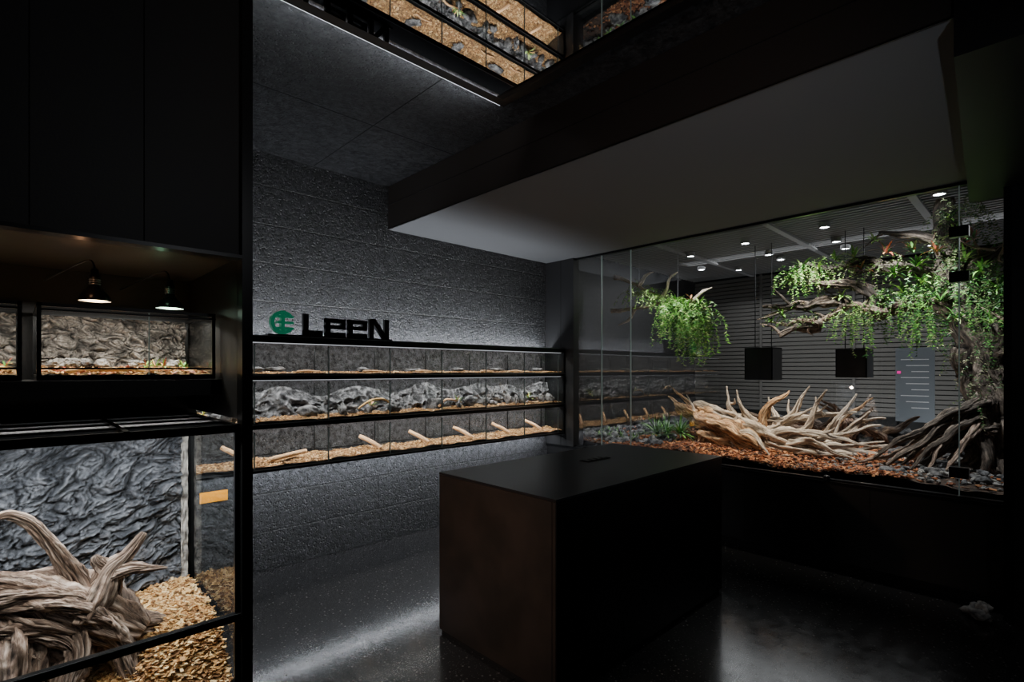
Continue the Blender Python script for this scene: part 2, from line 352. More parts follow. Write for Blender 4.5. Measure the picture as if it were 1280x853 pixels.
# ------------------------------------------------------------ wall terrarium rack
rack=empty('terrarium_rack')
X0,X1,YF=.55,4.478,3.8
rails=[(1.695,1.745),(1.43,1.465),(1.09,1.125),(.788,.808)]
b=B()
for z0,z1 in rails:
    b.box((X0,YF-.02,z0),(X1,YF+.02,z1),M_metal)
    b.box((X0,YF-.022,z1-.006),(X1,YF-.019,z1),M_steel)
for z in (1.452,1.112,.79): b.box((X0,YF,z),(X1,WY-.003,z+.018),M_metal)
b.box((X0,YF+.02,1.736),(X1,3.99,1.744),M_metal)
xs=[.67+.53*k for k in range(8)]
b.box((X1-.02,YF-.02,.785),(X1,WY-.003,1.745),M_metal); b.box((X0,YF-.02,.785),(X0+.02,WY-.003,1.745),M_metal)
b.obj('frame',rack)
b=B()
tiers=[(1.47,1.69),(1.13,1.42),(.81,1.08)]
for z0,z1 in tiers:
    b.quad((X0,YF,z0),(X1,YF,z0),(X1,YF,z1-.02),(X0,YF,z1-.02),M_tglass)
    for x in xs:
        b.quad((x,YF,z0),(x,WY-.01,z0),(x,WY-.01,z1-.03),(x,YF,z1-.03),M_tglass)
        b.box((x-.0045,YF-.004,z0),(x+.0045,YF+.004,z1-.01),M_metal); b.box((x-.0015,YF-.006,z0),(x+.0015,YF-.004,z1-.02),M_gedge)
        b.box((x-.003,WY-.02,z0),(x+.003,WY-.012,z1-.02),M_metal)
b.obj('tank_glass',rack)
def sh(u,v,z,h): return z+h*(.5+.5*noise.noise(Vector((u*30,v*3,z*9)))+.6*v)
b=B()
for z,h in ((1.47,.014),(1.13,.022),(.81,.035)):
    b.grid(lambda u,v,z=z,h=h:(X0+.02+u*(X1-X0-.04),YF+.006+v*.25,sh(u,v,z,h)),300,12,M_rsub)
for z,h,n in ((1.47,.014,2600),(1.13,.022,2200),(.81,.035,4600)):
    for i in range(n):
        u=U(.003,.997); v=R(); chip(b,(X0+.02+u*(X1-X0-.04),YF+.012+v*.24,sh(u,v,z,h)+.002),U(.012,.03),U(.006,.012),.003,M_rchip)
b.obj('wood_chip_bedding',rack)
b=B()
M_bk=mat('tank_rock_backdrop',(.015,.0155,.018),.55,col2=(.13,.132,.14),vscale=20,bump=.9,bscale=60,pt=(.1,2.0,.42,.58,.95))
def rbk(u,v):
    x=X0+.03+u*(X1-X0-.06); q=Vector((x*7,v*1.6,0)); h=0;a=.6;f=1
    for o in range(5):
        h+=a*(1-min(1,abs(noise.noise(q*f+Vector((o*5,0,0))))*2.4)); a*=.5; f*=2
    top=.2+.08*noise.noise(Vector((x*3.1,7,0)))
    return (x,4.05-.1*h*(1-.5*v),1.14+v*top)
b.grid(rbk,500,36,M_bk)
for i in range(30):
    x=U(X0+.12,X1-.12); rock(b,(x,U(3.88,3.93),1.16+U(0,.04)),(U(.03,.09),U(.02,.04),U(.025,.06)),M_dstone)
for x in (.75,1.25,1.4,2.1,2.6,3.1,3.6,4.2): rock(b,(x,3.97,1.5+U(0,.01)),(U(.06,.1),.05,.018),M_dstone)
b.obj('stones',rack,True)
b=B()
for i in range(7):
    x=.72+.53*i
    p=(x+U(.08,.42),3.88,1.2)
    if i in (0,2,4,6): rosette(b,p,.09,.012,[M_leaf[2],M_chip[0],M_red[1],M_leaf[1]],16,1.2)
b.tube([(2.0,3.85,1.19),(2.1,3.84,1.25),(2.22,3.85,1.26),(2.3,3.86,1.22)],[.007,.01,.009,.004],M_chip[0],10,.2,.1)
b.obj('tank_plants',rack)
b=B()
for x,z in ((2.14,.85),(2.62,.85),(3.12,.85),(3.62,.85),(4.1,.85),(1.1,.86)):
    b.tube([(x+.07,3.86,z),(x+.02,3.92,z+.05),(x-.05,4.0,z+.1)],[.02,.018,.016],M_log,12,.1,.04)
b.tube([(1.33,3.88,.855),(1.45,3.88,.875),(1.6,3.9,.89)],[.02,.018,.016],M_log,10,.15,.06)
for x in (.9,1.52,2.05,2.55,3.3,3.7): b.tube([(x,3.86,1.49),(x+.08,3.87,1.495),(x+.17,3.86,1.49)],[.009,.008,.006],M_log,8,.1,.06)
b.tube([(2.8,3.86,1.17),(2.9,3.87,1.23),(3.06,3.87,1.2)],[.012,.01,.006],M_drift2,8,.1,.06)
b.obj('climbing_logs',rack,True)
b=B()
for z in (1.691,1.426,1.086): b.box((X0+.02,YF+.021,z),(X1-.02,YF+.027,z+.006),M_ledlo)
b.obj('led_strips',rack)
light('rack_uplight','AREA',(2.5,4.025,1.70),27,(.88,.93,1),(3.8,.03),(math.pi,0,0),parent=rack)
light('rack_downlight','AREA',(2.5,3.99,.78),19,(.88,.93,1),(3.8,.03),(.2,0,0),parent=rack)
for i,(z,e) in enumerate(((1.69,17),(1.425,19),(1.085,22))): light('tier_light_%d'%i,'AREA',(2.5,3.86,z),e,(1,.98,.95),(3.85,.02),(.5,0,0),parent=rack)

# sign
b=B(); ys,ye=3.84,3.87
def st(x0,z0,x1,z1): b.box((x0,ys,z0),(x1,ye,z1),M_letter)
def Lt(x,w,h,t): st(x,1.76,x+t,1.76+h); st(x,1.76,x+w,1.76+t)
def Et(x,w,h,t):
    st(x,1.76,x+t,1.76+h); st(x,1.76,x+w,1.76+t*.85); st(x,1.76+h-t*.85,x+w,1.76+h); st(x,1.76+h*.42,x+w,1.76+h*.42+t*.75); st(x+w-t,1.76+h*.42,x+w,1.76+h)
Lt(1.555,.15,.16,.04); Et(1.725,.165,.14,.04); Et(1.91,.165,.14,.04)
b.box((2.095,ys,1.76),(2.135,ye,1.92),M_letter); b.box((2.235,ys,1.76),(2.275,ye,1.92),M_letter); b.prism([(2.1,1.92),(2.15,1.92),(2.27,1.76),(2.22,1.76)],ys,ye,M_letter)
c=(1.405,1.845)
def arc(r0,r1,a0,a1,m,n=28):
    for i in range(n):
        p=[math.radians(a0+(a1-a0)*k/n) for k in (i,i+1)]
        b.prism([(c[0]+r0*math.cos(p[0]),c[1]+r0*math.sin(p[0])),(c[0]+r1*math.cos(p[0]),c[1]+r1*math.sin(p[0])),(c[0]+r1*math.cos(p[1]),c[1]+r1*math.sin(p[1])),(c[0]+r0*math.cos(p[1]),c[1]+r0*math.sin(p[1]))],ys-.01,ye,m)
arc(.06,.085,35,325,M_green)
b.box((c[0]-.012,ys-.012,c[1]-.085),(c[0]+.012,ye,c[1]+.085),M_green)
for z in (-.042,0,.042): b.box((c[0]-.04,ys-.012,c[1]+z-.009),(c[0]+.075,ye,c[1]+z+.009),M_green)
b.box((1.3,ys-.01,1.745),(2.3,ye+.01,1.76),M_metal)
b.obj('logo_sign')

# ------------------------------------------------------------ left terrarium cabinet
cab=empty('terrarium_cabinet')
xe=.495
b=B()
b.box((-1.5,1.62,0),(xe,2.2,.54),M_black)
b.box((.467,1.58,0),(xe,1.625,CZ-.003),M_metal)
b.box((-1.5,1.6,1.823),(.467,2.25,CZ-.003),M_panel)
for x in (.028,.242,-.5): b.box((x-.001,1.598,1.83),(x+.001,1.61,CZ-.01),M_groove)
b.box((-1.5,1.58,1.815),(.467,1.625,1.825),M_metal)
b.box((.467,1.62,1.36),(xe,2.25,CZ-.003),M_black)
b.box((-1.5,2.2,1.36),(xe,2.25,CZ-.01),M_panel)
b.box((-1.5,2.19,0),(.49,2.24,1.36),M_panel)
b.box((-1.5,1.78,1.425),(.467,2.2,1.472),M_black)
b.obj('carcass',cab)

def tank(name,x0,x1,y0,y1,z0,z1,fr=.012):
    e=empty(name); b=B()
    for x in (x0,x1-fr):
        for y in (y0,y1-fr): b.box((x,y,z0),(x+fr,y+fr,z1),M_metal)
    for z in (z0,z1-fr):
        b.box((x0,y0,z),(x1,y0+fr,z+fr),M_metal); b.box((x0,y1-fr,z),(x1,y1,z+fr),M_metal)
        b.box((x0,y0,z),(x0+fr,y1,z+fr),M_metal); b.box((x1-fr,y0,z),(x1,y1,z+fr),M_metal)
    b.box((x0,y0,z0-.004),(x1,y1,z0+.002),M_metal)
    b.obj('frame',e)
    g=B(); g.quad((x0,y0+.004,z0),(x1,y0+.004,z0),(x1,y0+.004,z1),(x0,y0+.004,z1),M_tglass)
    g.quad((x1-.004,y0,z0),(x1-.004,y1,z0),(x1-.004,y1,z1),(x1-.004,y0,z1),M_tglass)
    g.quad((x0+.004,y0,z0),(x0+.004,y1,z0),(x0+.004,y1,z1),(x0+.004,y0,z1),M_tglass)
    g.obj('glass',e); return e
tk=tank('glass_terrarium',-.75,.466,1.6,2.17,.545,1.335,.012)
b=B()
b.box((-.75,1.592,.79),(.466,1.606,.812),M_metal); b.box((-.75,1.590,.808),(.466,1.593,.811),M_steel)
for k in range(5): b.box((-.75,1.6+k*.137,1.333),(.466,1.612+k*.137,1.345),M_metal)
for x in (-.75,-.2,.2,.454): b.box((x,1.6,1.333),(x+.012,2.17,1.347),M_metal)
for k in range(100): x=-.74+k*.012; b.box((x,1.6,1.337),(x+.0014,2.17,1.3386),M_metal if k%2 else M_steel)
for k in range(46): y=1.605+k*.012; b.box((-.75,y,1.3385),(.466,y+.0014,1.340),M_steel)
b.obj('mesh_lid',tk)
b=B()
def rp(u,v):
    x=-.74+u*1.17; z=.55+v*.775
    q=Vector((x*4.2+z*2.6,z*7.0-x*3.8,0)); q=q+.55*noise.noise_vector(q*1.5)+.12*noise.noise_vector(q*5)
    d=noise.voronoi(q*1.2)[0]; d2=noise.voronoi(q*3.1+Vector((9,4,0)))[0]
    h=.7*min(1,(d[1]-d[0])*1.6)+.36*min(1,(d2[1]-d2[0])*1.6)
    h+=.5*noise.noise(q*.9+Vector((4,8,0)))+.25*noise.noise(q*5)+.18*abs(noise.noise(q*11))+.1*noise.noise(q*22)
    return (x,2.15-.055*h,z)
b.grid(rp,420,290,M_rock); b.obj('rock_background',tk,True)
b=B(); b.grid(lambda u,v:(.43+u*.022,2.135-.01*noise.noise(Vector((u*3,v*30,0))),.55+v*.775),8,120,M_cement); b.obj('cement_edge',tk)
b=B()
def ss(x,a,c): t=max(0,min(1,(x-a)/(c-a))); return t*t*(3-2*t)
def hz(x,y):
    s_=ss(x,.1,.4); return .63+.125*s_+.09*(1-s_)*max(0,(y-1.62)/.5)+.018*noise.noise(Vector((x*7,y*7,0)))-(.03+.13*s_)*(1-ss(y,1.6,1.78))
b.grid(lambda u,v:(-.735+u*1.187,1.61+v*.53,hz(-.735+u*1.187,1.61+v*.53)),120,60,M_chips)
b.grid(lambda u,v:(-.735+u*1.187,1.612,.552+v*(hz(-.735+u*1.187,1.612)-.552)),120,8,M_chips)
for i in range(8500):
    x=U(-.2,.45); y=U(1.615,2.12); chip(b,(x,y,hz(x,y)+U(0,.01)),U(.012,.036),U(.004,.009),.0018,M_chip)
for i in range(900):
    x=U(-.2,.447); c2=(x,1.612,U(.56,hz(x,1.612))); l=U(.012,.032); w=U(.004,.009)
    b.box((-l/2,-.001,-w/2),(l/2,.001,w/2),random.choice(M_chip),Matrix.Translation(Vector(c2))@Matrix.Rotation(U(-1.5,1.5),4,'Y')@Matrix.Rotation(U(-.25,.25),4,'X'))
b.obj('wood_chip_bedding',tk)
light('tank_light','AREA',(.05,1.82,1.31),9,(.93,.96,1),(1.0,.04),(.1,0,0),parent=tk)
light('tank_light_b','AREA',(.15,1.635,1.31),3.0,(1,.95,.88),(.8,.03),(.25,0,0),parent=tk)

# driftwood stump (foreground)
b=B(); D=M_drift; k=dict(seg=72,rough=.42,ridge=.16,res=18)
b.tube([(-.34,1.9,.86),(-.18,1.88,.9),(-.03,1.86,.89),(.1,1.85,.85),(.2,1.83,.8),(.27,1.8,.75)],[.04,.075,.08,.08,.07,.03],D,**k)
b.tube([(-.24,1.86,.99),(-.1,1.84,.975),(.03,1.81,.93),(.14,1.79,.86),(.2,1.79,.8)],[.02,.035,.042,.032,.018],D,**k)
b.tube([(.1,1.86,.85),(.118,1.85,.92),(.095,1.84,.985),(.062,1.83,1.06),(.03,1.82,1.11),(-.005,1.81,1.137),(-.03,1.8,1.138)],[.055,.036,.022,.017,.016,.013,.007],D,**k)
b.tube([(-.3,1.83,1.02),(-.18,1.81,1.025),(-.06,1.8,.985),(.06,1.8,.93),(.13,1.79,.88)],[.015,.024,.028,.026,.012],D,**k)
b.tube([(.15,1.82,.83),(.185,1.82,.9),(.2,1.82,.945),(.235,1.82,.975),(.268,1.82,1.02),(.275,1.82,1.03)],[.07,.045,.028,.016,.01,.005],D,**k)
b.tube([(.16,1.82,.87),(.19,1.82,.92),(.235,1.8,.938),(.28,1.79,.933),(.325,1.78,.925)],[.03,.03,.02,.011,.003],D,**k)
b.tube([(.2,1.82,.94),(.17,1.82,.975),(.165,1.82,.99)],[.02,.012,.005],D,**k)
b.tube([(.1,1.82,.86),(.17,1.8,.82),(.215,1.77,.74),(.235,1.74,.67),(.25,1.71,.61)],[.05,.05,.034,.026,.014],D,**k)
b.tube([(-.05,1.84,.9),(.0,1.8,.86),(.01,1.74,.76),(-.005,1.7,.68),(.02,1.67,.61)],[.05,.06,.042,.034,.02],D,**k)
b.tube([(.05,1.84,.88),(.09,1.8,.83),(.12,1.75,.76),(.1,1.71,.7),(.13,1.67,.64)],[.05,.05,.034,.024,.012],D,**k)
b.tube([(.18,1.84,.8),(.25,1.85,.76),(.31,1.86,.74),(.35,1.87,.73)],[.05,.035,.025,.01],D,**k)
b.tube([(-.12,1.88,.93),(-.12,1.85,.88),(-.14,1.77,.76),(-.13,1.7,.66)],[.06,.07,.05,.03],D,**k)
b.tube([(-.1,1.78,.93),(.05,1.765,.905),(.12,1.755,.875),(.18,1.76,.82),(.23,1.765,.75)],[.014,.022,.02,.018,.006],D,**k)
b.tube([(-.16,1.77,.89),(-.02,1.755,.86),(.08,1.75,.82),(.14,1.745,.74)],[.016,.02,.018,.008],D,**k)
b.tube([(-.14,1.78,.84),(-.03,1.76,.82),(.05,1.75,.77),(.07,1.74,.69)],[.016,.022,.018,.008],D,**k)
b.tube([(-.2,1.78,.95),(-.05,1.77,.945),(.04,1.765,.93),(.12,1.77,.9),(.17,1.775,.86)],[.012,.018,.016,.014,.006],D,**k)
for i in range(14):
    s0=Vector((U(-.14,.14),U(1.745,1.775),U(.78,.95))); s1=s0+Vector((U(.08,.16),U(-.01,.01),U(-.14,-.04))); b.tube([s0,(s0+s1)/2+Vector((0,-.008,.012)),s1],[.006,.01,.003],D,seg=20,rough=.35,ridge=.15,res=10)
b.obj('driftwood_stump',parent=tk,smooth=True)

# upper terrariums
for nm,x0,x1 in (('glass_terrarium.001',.045,.455),('glass_terrarium.002',-.45,.018)):
    t=tank(nm,x0,x1,1.8,2.16,1.478,1.675,.009)
    b=B()
    def rb(u,v,x0=x0,x1=x1):
        q=Vector((u*5+x0*7+v*1.2,v*3.2-u*.8,0)); q=q+.5*noise.noise_vector(q*2)
        d=noise.voronoi(q*1.6)[0]; h=.5*min(1,(d[1]-d[0])*1.6)+.35*noise.noise(q*3)+.2*abs(noise.noise(q*9))
        return (x0+.01+u*(x1-x0-.02),2.15-.04*h,1.48+v*.19)
    b.grid(rb,220,110,M_rockb); b.obj('rock_background',t,True)
    b=B(); b.grid(lambda u,v:(x0+.01+u*(x1-x0-.02),1.81+v*.33,1.487+.012*noise.noise(Vector((u*9,v*7,3)))+.02*v),50,40,M_chips)
    for i in range(900): u=R();v=R(); chip(b,(x0+.014+u*(x1-x0-.032),1.812+v*.32,1.49+.02*v+.012*noise.noise(Vector((u*9,v*7,3)))),U(.008,.02),.005,.002,M_chip+[M_red[0],M_red[1]])
    for i in range(8):
        u=U(.1,.9); rock(b,(x0+u*(x1-x0),2.05,1.52),(.025,.02,.015),M_stone)
    b.tube([(x0+.06,1.84,1.495),(x0+.15,1.85,1.502),(x0+.24,1.86,1.497)],[.006,.006,.004],M_chip[0],8)
    b.obj('bedding',t)
    b=B()
    for i in range(10): rosette(b,(x1-.16+U(-.0,.13),U(1.9,2.1),1.51),.035,.005,M_leaf[:3]+[M_red[0],M_red[1]],14)
    b.obj('tank_plants',t)
    b=B(); xm=x0+(x1-x0)*.58; b.box((xm,1.801,1.48),(xm+.003,1.804,1.67),M_gedge); b.box((x0,1.797,1.502),(x1,1.803,1.507),M_metal)
    b.box((x0,1.797,1.655),(x1,1.803,1.66),M_metal); b.obj('sliding_doors',t)
    light('upper_light','AREA',((x0+x1)/2,1.95,1.663),2.5,(1,.93,.84),(.38,.05),(.2,0,0),parent=t)
def lampf(name,c,mb,col,e):
    en=empty(name); b=B(); x,y,z=c
    b.lathe(c,[(.037,0),(.036,.006),(.030,.02),(.018,.032),(.017,.034)],M_metal,28)
    b.lathe(c,[(.0365,.0),(.0355,.005),(.029,.019),(.014,.031),(0,.031)],M_white,28)
    b.lathe(c,[(.017,.03),(.016,.04),(.012,.042),(.012,.062),(.014,.064),(.014,.07),(.01,.076),(.009,.088),(.004,.092),(0,.092)],M_metal,20)
    for q in (.046,.052,.058): b.lathe((x,y,z+q),[(.012,0),(.0145,.002),(.012,.004)],M_steel,20)
    b.obj('shade',en,True)
    b=B(); b.lathe((x,y,z-.001),[(0,0),(.02,.0005),(.03,.004),(.024,.012),(.006,.026)],mb,18); b.obj('bulb',en,True)
    b=B(); b.tube([(x,y,z+.09),(x-.01,y+.02,z+.118),(x-.05,y+.1,z+.1),(x-.1,y+.2,z+.07)],.0022,M_letter,6); b.obj('cord',en)
    light('glow','SPOT',(x,y,z-.004),e,col,.012,(0,0,0),spot=math.radians(150),parent=en)
    light('socket_glow','POINT',(x-.035,y-.06,z+.05),e*.04,(1,.5,.25) if e>.6 else (.5,1,.6),.006,parent=en)
lampf('heat_lamp',(.168,1.87,1.695),M_bulb,(1,.66,.35),.8)
lampf('heat_lamp.001',(.355,1.91,1.693),M_bulbg,(.65,1,.75),.5)

# ------------------------------------------------------------ vivarium interior
gnd=empty('vivarium_ground')
def gz(x,y): return .69+.05*(x-4.55)+.05*noise.noise(Vector((x*1.7,y*1.7,0)))+.015*noise.noise(Vector((x*9,y*9,0)))
b=B(); b.grid(lambda u,v:(4.66+u*2.28,-1.0+v*5.05,gz(4.64+u*2.3,-1.0+v*5.05)),100,180,M_soil)
b.box((4.66,-1.0,0),(6.94,4.06,.6),M_black)
b.obj('soil',gnd,smooth=True)
b=B()
for i in range(10500):
    x=4.67+2.0*R()**1.3; y=U(.7,3.3) if R()<.88 else U(0,4)
    chip(b,(x,y,gz(x,y)+U(0,.02)),U(.02,.05),U(.01,.025),.006,M_mulch)
b.obj('bark_mulch',gnd)
b=B()
for i in range(60):
    y=U(2.8,3.9); x=U(4.8,6.3); rock(b,(x,y,gz(x,y)+.01),(U(.03,.12),U(.03,.1),U(.03,.08)),random.choice([M_stone,M_dstone]))
for i in range(110):
    y=U(-.2,1.0); x=U(4.78,6.4); rock(b,(x,y,gz(x,y)+.012),(U(.02,.07),U(.02,.07),U(.02,.045)),random.choice([M_stone,M_dstone,M_dstone]))
for i in range(40):
    y=U(.5,3.5); x=U(6.0,6.7); rock(b,(x,y,gz(x,y)+.04),(U(.06,.2),U(.06,.2),U(.05,.14)),M_dstone)
for i in range(260):
    y=U(-.1,1.5); x=U(4.7,5.6); rock(b,(x,y,gz(x,y)+.01),(U(.01,.025),U(.01,.025),U(.008,.018)),M_stone)
b.obj('rocks',gnd,smooth=True)

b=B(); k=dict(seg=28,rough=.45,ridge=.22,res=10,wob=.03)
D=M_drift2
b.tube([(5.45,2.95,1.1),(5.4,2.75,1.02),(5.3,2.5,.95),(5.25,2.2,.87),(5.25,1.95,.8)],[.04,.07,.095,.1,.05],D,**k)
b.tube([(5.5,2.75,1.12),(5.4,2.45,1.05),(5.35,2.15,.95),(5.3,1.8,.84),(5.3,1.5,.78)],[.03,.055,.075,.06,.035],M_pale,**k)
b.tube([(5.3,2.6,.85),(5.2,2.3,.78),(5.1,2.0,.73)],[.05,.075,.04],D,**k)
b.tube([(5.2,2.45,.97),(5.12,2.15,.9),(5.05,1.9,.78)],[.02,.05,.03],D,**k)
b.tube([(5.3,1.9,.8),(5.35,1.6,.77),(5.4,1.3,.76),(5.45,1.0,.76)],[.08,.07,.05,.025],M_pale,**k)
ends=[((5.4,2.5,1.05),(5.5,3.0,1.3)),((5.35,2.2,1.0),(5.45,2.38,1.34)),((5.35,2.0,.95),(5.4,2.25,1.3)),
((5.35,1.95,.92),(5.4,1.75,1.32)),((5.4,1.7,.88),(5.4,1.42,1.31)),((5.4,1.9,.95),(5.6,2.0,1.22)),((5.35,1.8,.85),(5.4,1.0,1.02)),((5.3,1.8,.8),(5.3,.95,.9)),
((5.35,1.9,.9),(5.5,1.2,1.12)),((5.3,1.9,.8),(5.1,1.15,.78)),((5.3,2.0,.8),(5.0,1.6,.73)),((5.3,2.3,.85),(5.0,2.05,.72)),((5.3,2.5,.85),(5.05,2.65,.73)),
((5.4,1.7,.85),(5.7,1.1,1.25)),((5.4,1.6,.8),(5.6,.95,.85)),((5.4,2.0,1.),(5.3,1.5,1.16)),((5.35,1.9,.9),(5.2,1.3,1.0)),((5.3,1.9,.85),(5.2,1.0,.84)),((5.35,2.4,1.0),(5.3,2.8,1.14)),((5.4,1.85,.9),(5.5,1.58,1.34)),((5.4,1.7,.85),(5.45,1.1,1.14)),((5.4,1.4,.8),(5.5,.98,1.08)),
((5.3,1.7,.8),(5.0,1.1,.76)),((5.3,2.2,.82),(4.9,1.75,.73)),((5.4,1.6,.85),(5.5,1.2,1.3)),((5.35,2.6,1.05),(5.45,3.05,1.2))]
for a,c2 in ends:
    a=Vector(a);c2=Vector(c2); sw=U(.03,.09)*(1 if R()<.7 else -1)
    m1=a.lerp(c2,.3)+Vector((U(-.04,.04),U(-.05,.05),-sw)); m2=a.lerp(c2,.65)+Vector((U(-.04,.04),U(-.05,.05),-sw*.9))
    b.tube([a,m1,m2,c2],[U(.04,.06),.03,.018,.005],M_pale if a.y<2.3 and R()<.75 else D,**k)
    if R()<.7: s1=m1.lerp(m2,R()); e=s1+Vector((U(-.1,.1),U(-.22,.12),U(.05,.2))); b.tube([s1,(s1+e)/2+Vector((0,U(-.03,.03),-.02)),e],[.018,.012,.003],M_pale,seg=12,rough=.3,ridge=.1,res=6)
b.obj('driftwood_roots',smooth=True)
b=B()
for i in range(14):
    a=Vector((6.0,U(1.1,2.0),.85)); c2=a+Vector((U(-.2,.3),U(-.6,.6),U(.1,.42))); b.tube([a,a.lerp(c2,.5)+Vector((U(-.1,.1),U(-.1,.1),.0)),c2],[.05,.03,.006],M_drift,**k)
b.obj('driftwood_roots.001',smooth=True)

# epiphyte tree
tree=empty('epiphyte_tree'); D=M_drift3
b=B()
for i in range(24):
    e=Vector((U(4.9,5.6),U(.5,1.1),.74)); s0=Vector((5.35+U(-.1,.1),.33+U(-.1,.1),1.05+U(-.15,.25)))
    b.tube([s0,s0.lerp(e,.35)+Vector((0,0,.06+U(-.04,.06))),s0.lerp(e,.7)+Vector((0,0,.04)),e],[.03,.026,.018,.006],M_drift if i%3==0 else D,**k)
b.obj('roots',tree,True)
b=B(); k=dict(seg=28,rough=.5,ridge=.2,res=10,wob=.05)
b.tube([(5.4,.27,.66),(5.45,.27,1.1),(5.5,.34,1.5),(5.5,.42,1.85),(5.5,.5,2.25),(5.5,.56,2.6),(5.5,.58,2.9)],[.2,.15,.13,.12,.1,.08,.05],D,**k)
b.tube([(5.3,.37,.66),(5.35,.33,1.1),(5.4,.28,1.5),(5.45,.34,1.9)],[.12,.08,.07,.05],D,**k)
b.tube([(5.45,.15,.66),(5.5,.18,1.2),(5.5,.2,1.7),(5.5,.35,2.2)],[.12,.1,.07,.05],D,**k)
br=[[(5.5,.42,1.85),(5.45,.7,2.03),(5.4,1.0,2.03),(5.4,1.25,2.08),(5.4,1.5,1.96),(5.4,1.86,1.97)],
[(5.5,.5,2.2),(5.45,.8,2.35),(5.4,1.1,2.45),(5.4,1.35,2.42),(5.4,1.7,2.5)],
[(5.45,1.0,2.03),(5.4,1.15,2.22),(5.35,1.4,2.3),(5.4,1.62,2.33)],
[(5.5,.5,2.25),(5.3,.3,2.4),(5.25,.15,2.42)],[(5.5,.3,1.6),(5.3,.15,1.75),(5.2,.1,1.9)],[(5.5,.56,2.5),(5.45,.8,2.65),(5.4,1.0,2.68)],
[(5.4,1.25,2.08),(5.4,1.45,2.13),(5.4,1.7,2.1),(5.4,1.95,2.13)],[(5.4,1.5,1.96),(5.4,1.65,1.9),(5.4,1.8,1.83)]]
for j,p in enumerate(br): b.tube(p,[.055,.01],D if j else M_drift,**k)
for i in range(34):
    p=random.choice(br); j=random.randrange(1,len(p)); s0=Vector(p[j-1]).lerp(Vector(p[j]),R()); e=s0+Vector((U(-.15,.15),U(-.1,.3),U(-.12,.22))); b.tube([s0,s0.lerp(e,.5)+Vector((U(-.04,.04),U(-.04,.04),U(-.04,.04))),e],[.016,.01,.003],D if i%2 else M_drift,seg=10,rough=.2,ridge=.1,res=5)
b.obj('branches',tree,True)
b=B()
G=M_leaf; 
for c2,L,n in (((5.4,1.62,2.45),.17,34),((5.4,1.72,2.36),.15,24),((5.4,1.5,2.4),.14,24),((5.4,1.8,2.03),.13,20),((5.4,1.35,2.5),.13,22),((5.4,1.9,1.97),.11,16),((5.4,1.45,2.28),.12,18),((5.4,.72,2.2),.16,24),((5.4,.85,2.15),.15,24),((5.35,.6,2.05),.17,24),((5.35,.45,2.35),.16,20),((5.3,.25,2.1),.16,24),((5.3,.3,1.85),.15,20),((5.4,.55,2.7),.13,20),((5.4,.95,2.1),.13,20),((5.3,.5,1.9),.13,20),((5.4,1.1,2.0),.1,16),((5.4,1.2,2.5),.13,22),((5.4,1.05,2.62),.12,20),((5.35,.75,2.35),.14,24),((5.3,.5,2.55),.14,24),((5.4,1.65,2.1),.12,20),((5.4,1.3,2.15),.12,20),((5.35,.9,2.3),.13,22),((5.3,.35,2.25),.14,22)):
    rosette(b,c2,L,.022,G[:3] if c2[1]>1.2 else G,n,1.6)
for c2,L,n in (((5.4,.97,2.5),.15,24),((5.4,.78,2.48),.14,22),((5.4,1.15,2.38),.12,16),((5.35,.62,2.45),.13,18),((5.3,.4,2.5),.12,16)):
    rosette(b,c2,L,.022,M_red+[G[1],G[3]],n,1.2)
b.obj('bromeliads',tree)
b=B()
def curtain(p0,p1,n,Lmin,Lmax,mats,lw=.012,sp=.06):
    p0=Vector(p0);p1=Vector(p1)
    for i in range(n): strand(b,p0.lerp(p1,R())+Vector((U(-sp,sp),U(-sp,sp),U(-sp/2,sp/2))),U(Lmin,Lmax),mats,lw)
curtain((5.4,1.1,2.02),(5.4,1.3,2.05),44,.2,.5,[G[0],G[1],M_moss[0]])
curtain((5.45,.5,2.2),(5.4,.95,2.1),150,.2,.6,[G[0],G[1],G[3],M_moss[0]],.014,.11)
curtain((5.4,1.45,2.42),(5.4,1.72,2.42),60,.12,.36,[G[0],G[2],G[1]],.013)
curtain((5.5,.5,2.85),(5.5,.52,2.2),150,.15,.45,[M_moss[0],M_moss[1],G[3]],.013,.1)
curtain((5.4,.45,2.0),(5.4,.3,1.2),130,.1,.3,[M_moss[1],G[3],M_moss[2]],.011,.14)
curtain((5.3,.2,2.5),(5.3,.35,1.9),100,.15,.5,[M_moss[1],G[1],G[3]],.013,.1)
curtain((5.4,.9,2.0),(5.4,1.85,1.97),110,.05,.16,[M_moss[0],M_moss[1],G[1]],.012,.03)
curtain((5.4,.9,2.4),(5.4,1.6,2.46),140,.05,.3,[M_moss[0],M_moss[2],G[0]],.012,.04)
b.obj('hanging_moss',tree)

hp=empty('hanging_plant'); b=B(); k=dict(seg=14,rough=.3,ridge=.15,res=7,wob=.03)
for p in ([(5.4,3.75,2.66),(5.4,3.4,2.5),(5.4,3.1,2.32),(5.4,2.8,2.2)],[(5.4,3.8,2.24),(5.4,3.45,2.25),(5.4,3.1,2.26),(5.4,2.75,2.16),(5.4,2.5,2.2)],[(5.4,3.4,2.5),(5.4,3.3,2.62),(5.4,3.2,2.66)],[(5.4,3.1,2.3),(5.3,2.95,2.5),(5.3,2.85,2.6)],[(5.4,3.45,2.25),(5.4,3.55,2.12),(5.4,3.68,2.05)],[(5.4,2.8,2.2),(5.4,2.6,2.35),(5.4,2.5,2.4)]):
    b.tube(p,[.026,.005],M_pale,**k)
b.obj('branch',hp,True)
b=B()
curtain((5.35,2.92,2.22),(5.35,2.6,2.1),190,.2,.64,[G[0],G[2],G[1],G[0]],.018,.1)
curtain((5.35,3.5,2.45),(5.35,2.9,2.28),130,.08,.27,[G[0],G[2],M_moss[0]],.014,.06)
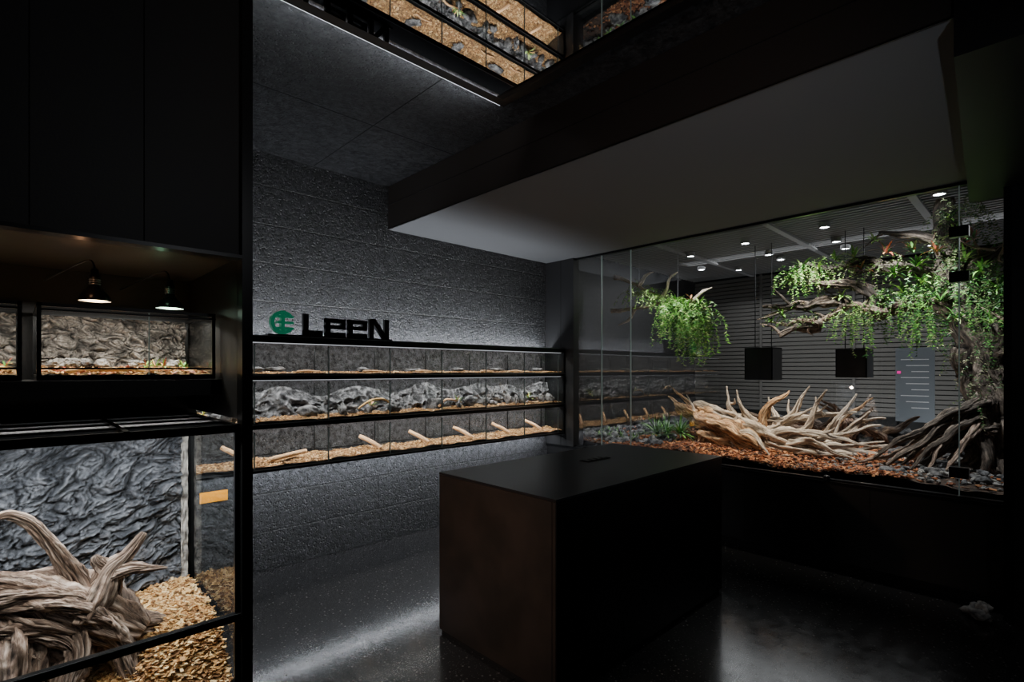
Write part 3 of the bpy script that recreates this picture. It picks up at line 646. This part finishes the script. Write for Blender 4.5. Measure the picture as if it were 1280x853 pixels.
for c2,L in (((5.35,2.9,2.22),.17),((5.3,2.75,2.15),.17),((5.35,2.65,2.05),.15),((5.3,2.85,2.08),.15),((5.35,3.15,2.32),.12),((5.3,2.6,2.2),.15)): rosette(b,c2,L,.02,G[:3],34,1.5)
rosette(b,(5.35,2.72,2.28),.1,.02,M_red,10)
b.obj('foliage',hp)
b=B()
for y in (2.9,3.4): b.tube([(5.4,y,2.25),(5.4,y,2.945)],.003,M_steel,6,res=1)
b.obj('wire',hp)
b=B()
for c2 in ((5.2,2.93,.78),(5.25,2.8,.8),(5.2,3.05,.78)): rosette(b,c2,.26,.02,[G[1],G[0],G[3]],50,.8)
for i in range(12): rosette(b,(U(4.9,5.6),U(2.9,3.8),.76),.08,.012,G,14)
b.obj('ground_fern')

for nm,(x,y,z0,z1,w) in (('pendant_lamp',(6.2,2.27,1.39,1.755,.15)),('pendant_lamp.001',(6.2,1.376,1.426,1.713,.135))):
    b=B(); t=.012
    b.box((x-w,y-w,z0),(x-w+t,y+w,z1),M_letter); b.box((x+w-t,y-w,z0),(x+w,y+w,z1),M_letter); b.box((x-w,y-w,z0),(x+w,y-w+t,z1),M_letter); b.box((x-w,y+w-t,z0),(x+w,y+w,z1),M_letter)
    b.box((x-w,y-w,z1-t),(x+w,y+w,z1),M_letter); b.box((x-w+t,y-w+t,z0+.06),(x+w-t,y+w-t,z0+.07),M_letter)
    for d in (-w*.6,w*.6): b.tube([(x,y+d,z1),(x,y+d,2.945)],.005,M_letter,6,res=1)
    b.obj(nm)
b=B(); b.box((8.2,-2,0),(8.3,4.069,3.03),M_hdark)
z=.9
while z<2.9: b.box((8.15,-2,z),(8.2,4.069,z+.048),M_slat); z+=.06
for y in (-.6,.6,1.8,3.0): b.box((8.13,y,.6),(8.15,y+.03,2.95),M_slat)
b.obj('wall_far')
b=B(); b.box((4.64,-2,3.03),(8.3,WY-.002,3.2),M_hdark)
x=4.75
while x<8.1: b.box((x,-2,2.95),(x+.025,WY-.01,3.03),M_hceil); x+=.085
for y in (-.4,.75,1.9,3.1): b.box((4.7,y,2.93),(8.13,y+.06,3.0),M_hceil)
b.obj('ceiling_louvre')
b=B()
for x,y in ((5.72,1.52),(5.82,2.32),(6.0,3.05),(6.45,1.6),(6.9,1.62),(6.6,2.35),(7.0,2.35),(7.3,3.0),(6.9,3.35),(5.3,.6),(7.4,.9)):
    b.lathe((x,y,2.90),[(0,0),(.038,0)],M_spot,20); b.lathe((x,y,2.895),[(.04,0),(.05,0),(.052,.05),(.04,.06),(0,.06)],M_hceil,20)
b.obj('ceiling_spotlights')
b=B(); b.box((7.5,.89,.9),(7.52,1.25,1.76),M_poster)
for i in range(9): b.box((7.497,.94,1.62-i*.07),(7.5,1.2-(i%3)*.05,1.628-i*.07),M_ptext)
b.box((7.5,.9,0),(7.52,.93,.9),M_metal); b.box((7.5,1.21,0),(7.52,1.24,.9),M_metal)
b.box((7.496,1.2,1.46),(7.5,1.235,1.49),M_magenta)
b.obj('information_poster')

# ------------------------------------------------------------ lights
W=(.95,.97,1)
for i,(p,t,e) in enumerate((((5.0,2.6,2.88),(5.4,2.75,2.0),48),((4.95,1.7,2.88),(5.4,1.55,2.2),52),((5.0,.9,2.88),(5.4,.75,2.2),66),((4.95,2.1,2.88),(5.3,2.1,.9),125),((4.95,1.4,2.88),(5.3,1.4,.85),95),((4.9,.6,2.88),(5.3,.6,1.0),85),((5.0,3.2,2.88),(5.2,3.2,.75),45),((4.8,.5,1.4),(5.4,.4,1.9),8))):
    light('vivarium_spot_%d'%i,'SPOT',p,e*1.6,(1,.92,.8) if 2<i<5 else W,.03,target=t,spot=math.radians(62 if i!=3 else 48),blend=.7)
light('hall_fill','AREA',(7.2,1.5,2.85),42,W,(1.4,4),(0,math.radians(15),0))
light('louvre_fill','AREA',(7.2,1.6,.5),30,W,(1.4,3),(math.pi,0,0))
light('cove_light','AREA',(1.3,2.268,3.088),4.0,(.88,.93,1),(1.54,.012),(math.radians(112),0,0))
light('counter_warm_fill','SPOT',(.42,1.95,1.25),36,(1,.64,.47),.02,target=(1.8,2.05,.6),spot=math.radians(70),blend=1)  # added warm spot inside the tank, browns the counter's left face
light('beam_warm_fill','SPOT',(-1.5,-1.2,1.3),90,(1,.7,.54),.03,target=(2.4,2.0,2.98),spot=math.radians(38),blend=.9)  # unseen warm fill, added to tint the beam face brown
light('soffit_fill','SPOT',(.6,-.6,.6),82,(.86,.92,1),.05,target=(3.6,2.0,2.74),spot=math.radians(66),blend=1)  # no fixture here: added uplight that brightens the soffit
light('room_fill','SPOT',(.9,-1.2,2.95),20,(.93,.95,1),.05,target=(3.2,1.0,0),spot=math.radians(85),blend=1)  # out-of-view fill added to light the floor weakly
light('cabinet_fill','SPOT',(.9,-1.4,2.6),12,(.95,.96,1),.05,target=(.1,1.6,2.3),spot=math.radians(60),blend=1)  # weak fill added to lift the upper cabinet panels from black

w=bpy.data.worlds.new('w'); bpy.context.scene.world=w; w.use_nodes=True
w.node_tree.nodes['Background'].inputs[0].default_value=(.02,.022,.026,1); w.node_tree.nodes['Background'].inputs[1].default_value=.3
cam=bpy.data.cameras.new('camera'); co=bpy.data.objects.new('camera',cam); bpy.context.collection.objects.link(co)
co.location=(0,0,1.5); co.rotation_euler=(math.pi/2,0,math.radians(-44)); cam.sensor_width=36; cam.lens=647/1280*36; cam.shift_y=36.5/1280; cam.clip_start=.02
bpy.context.scene.camera=co
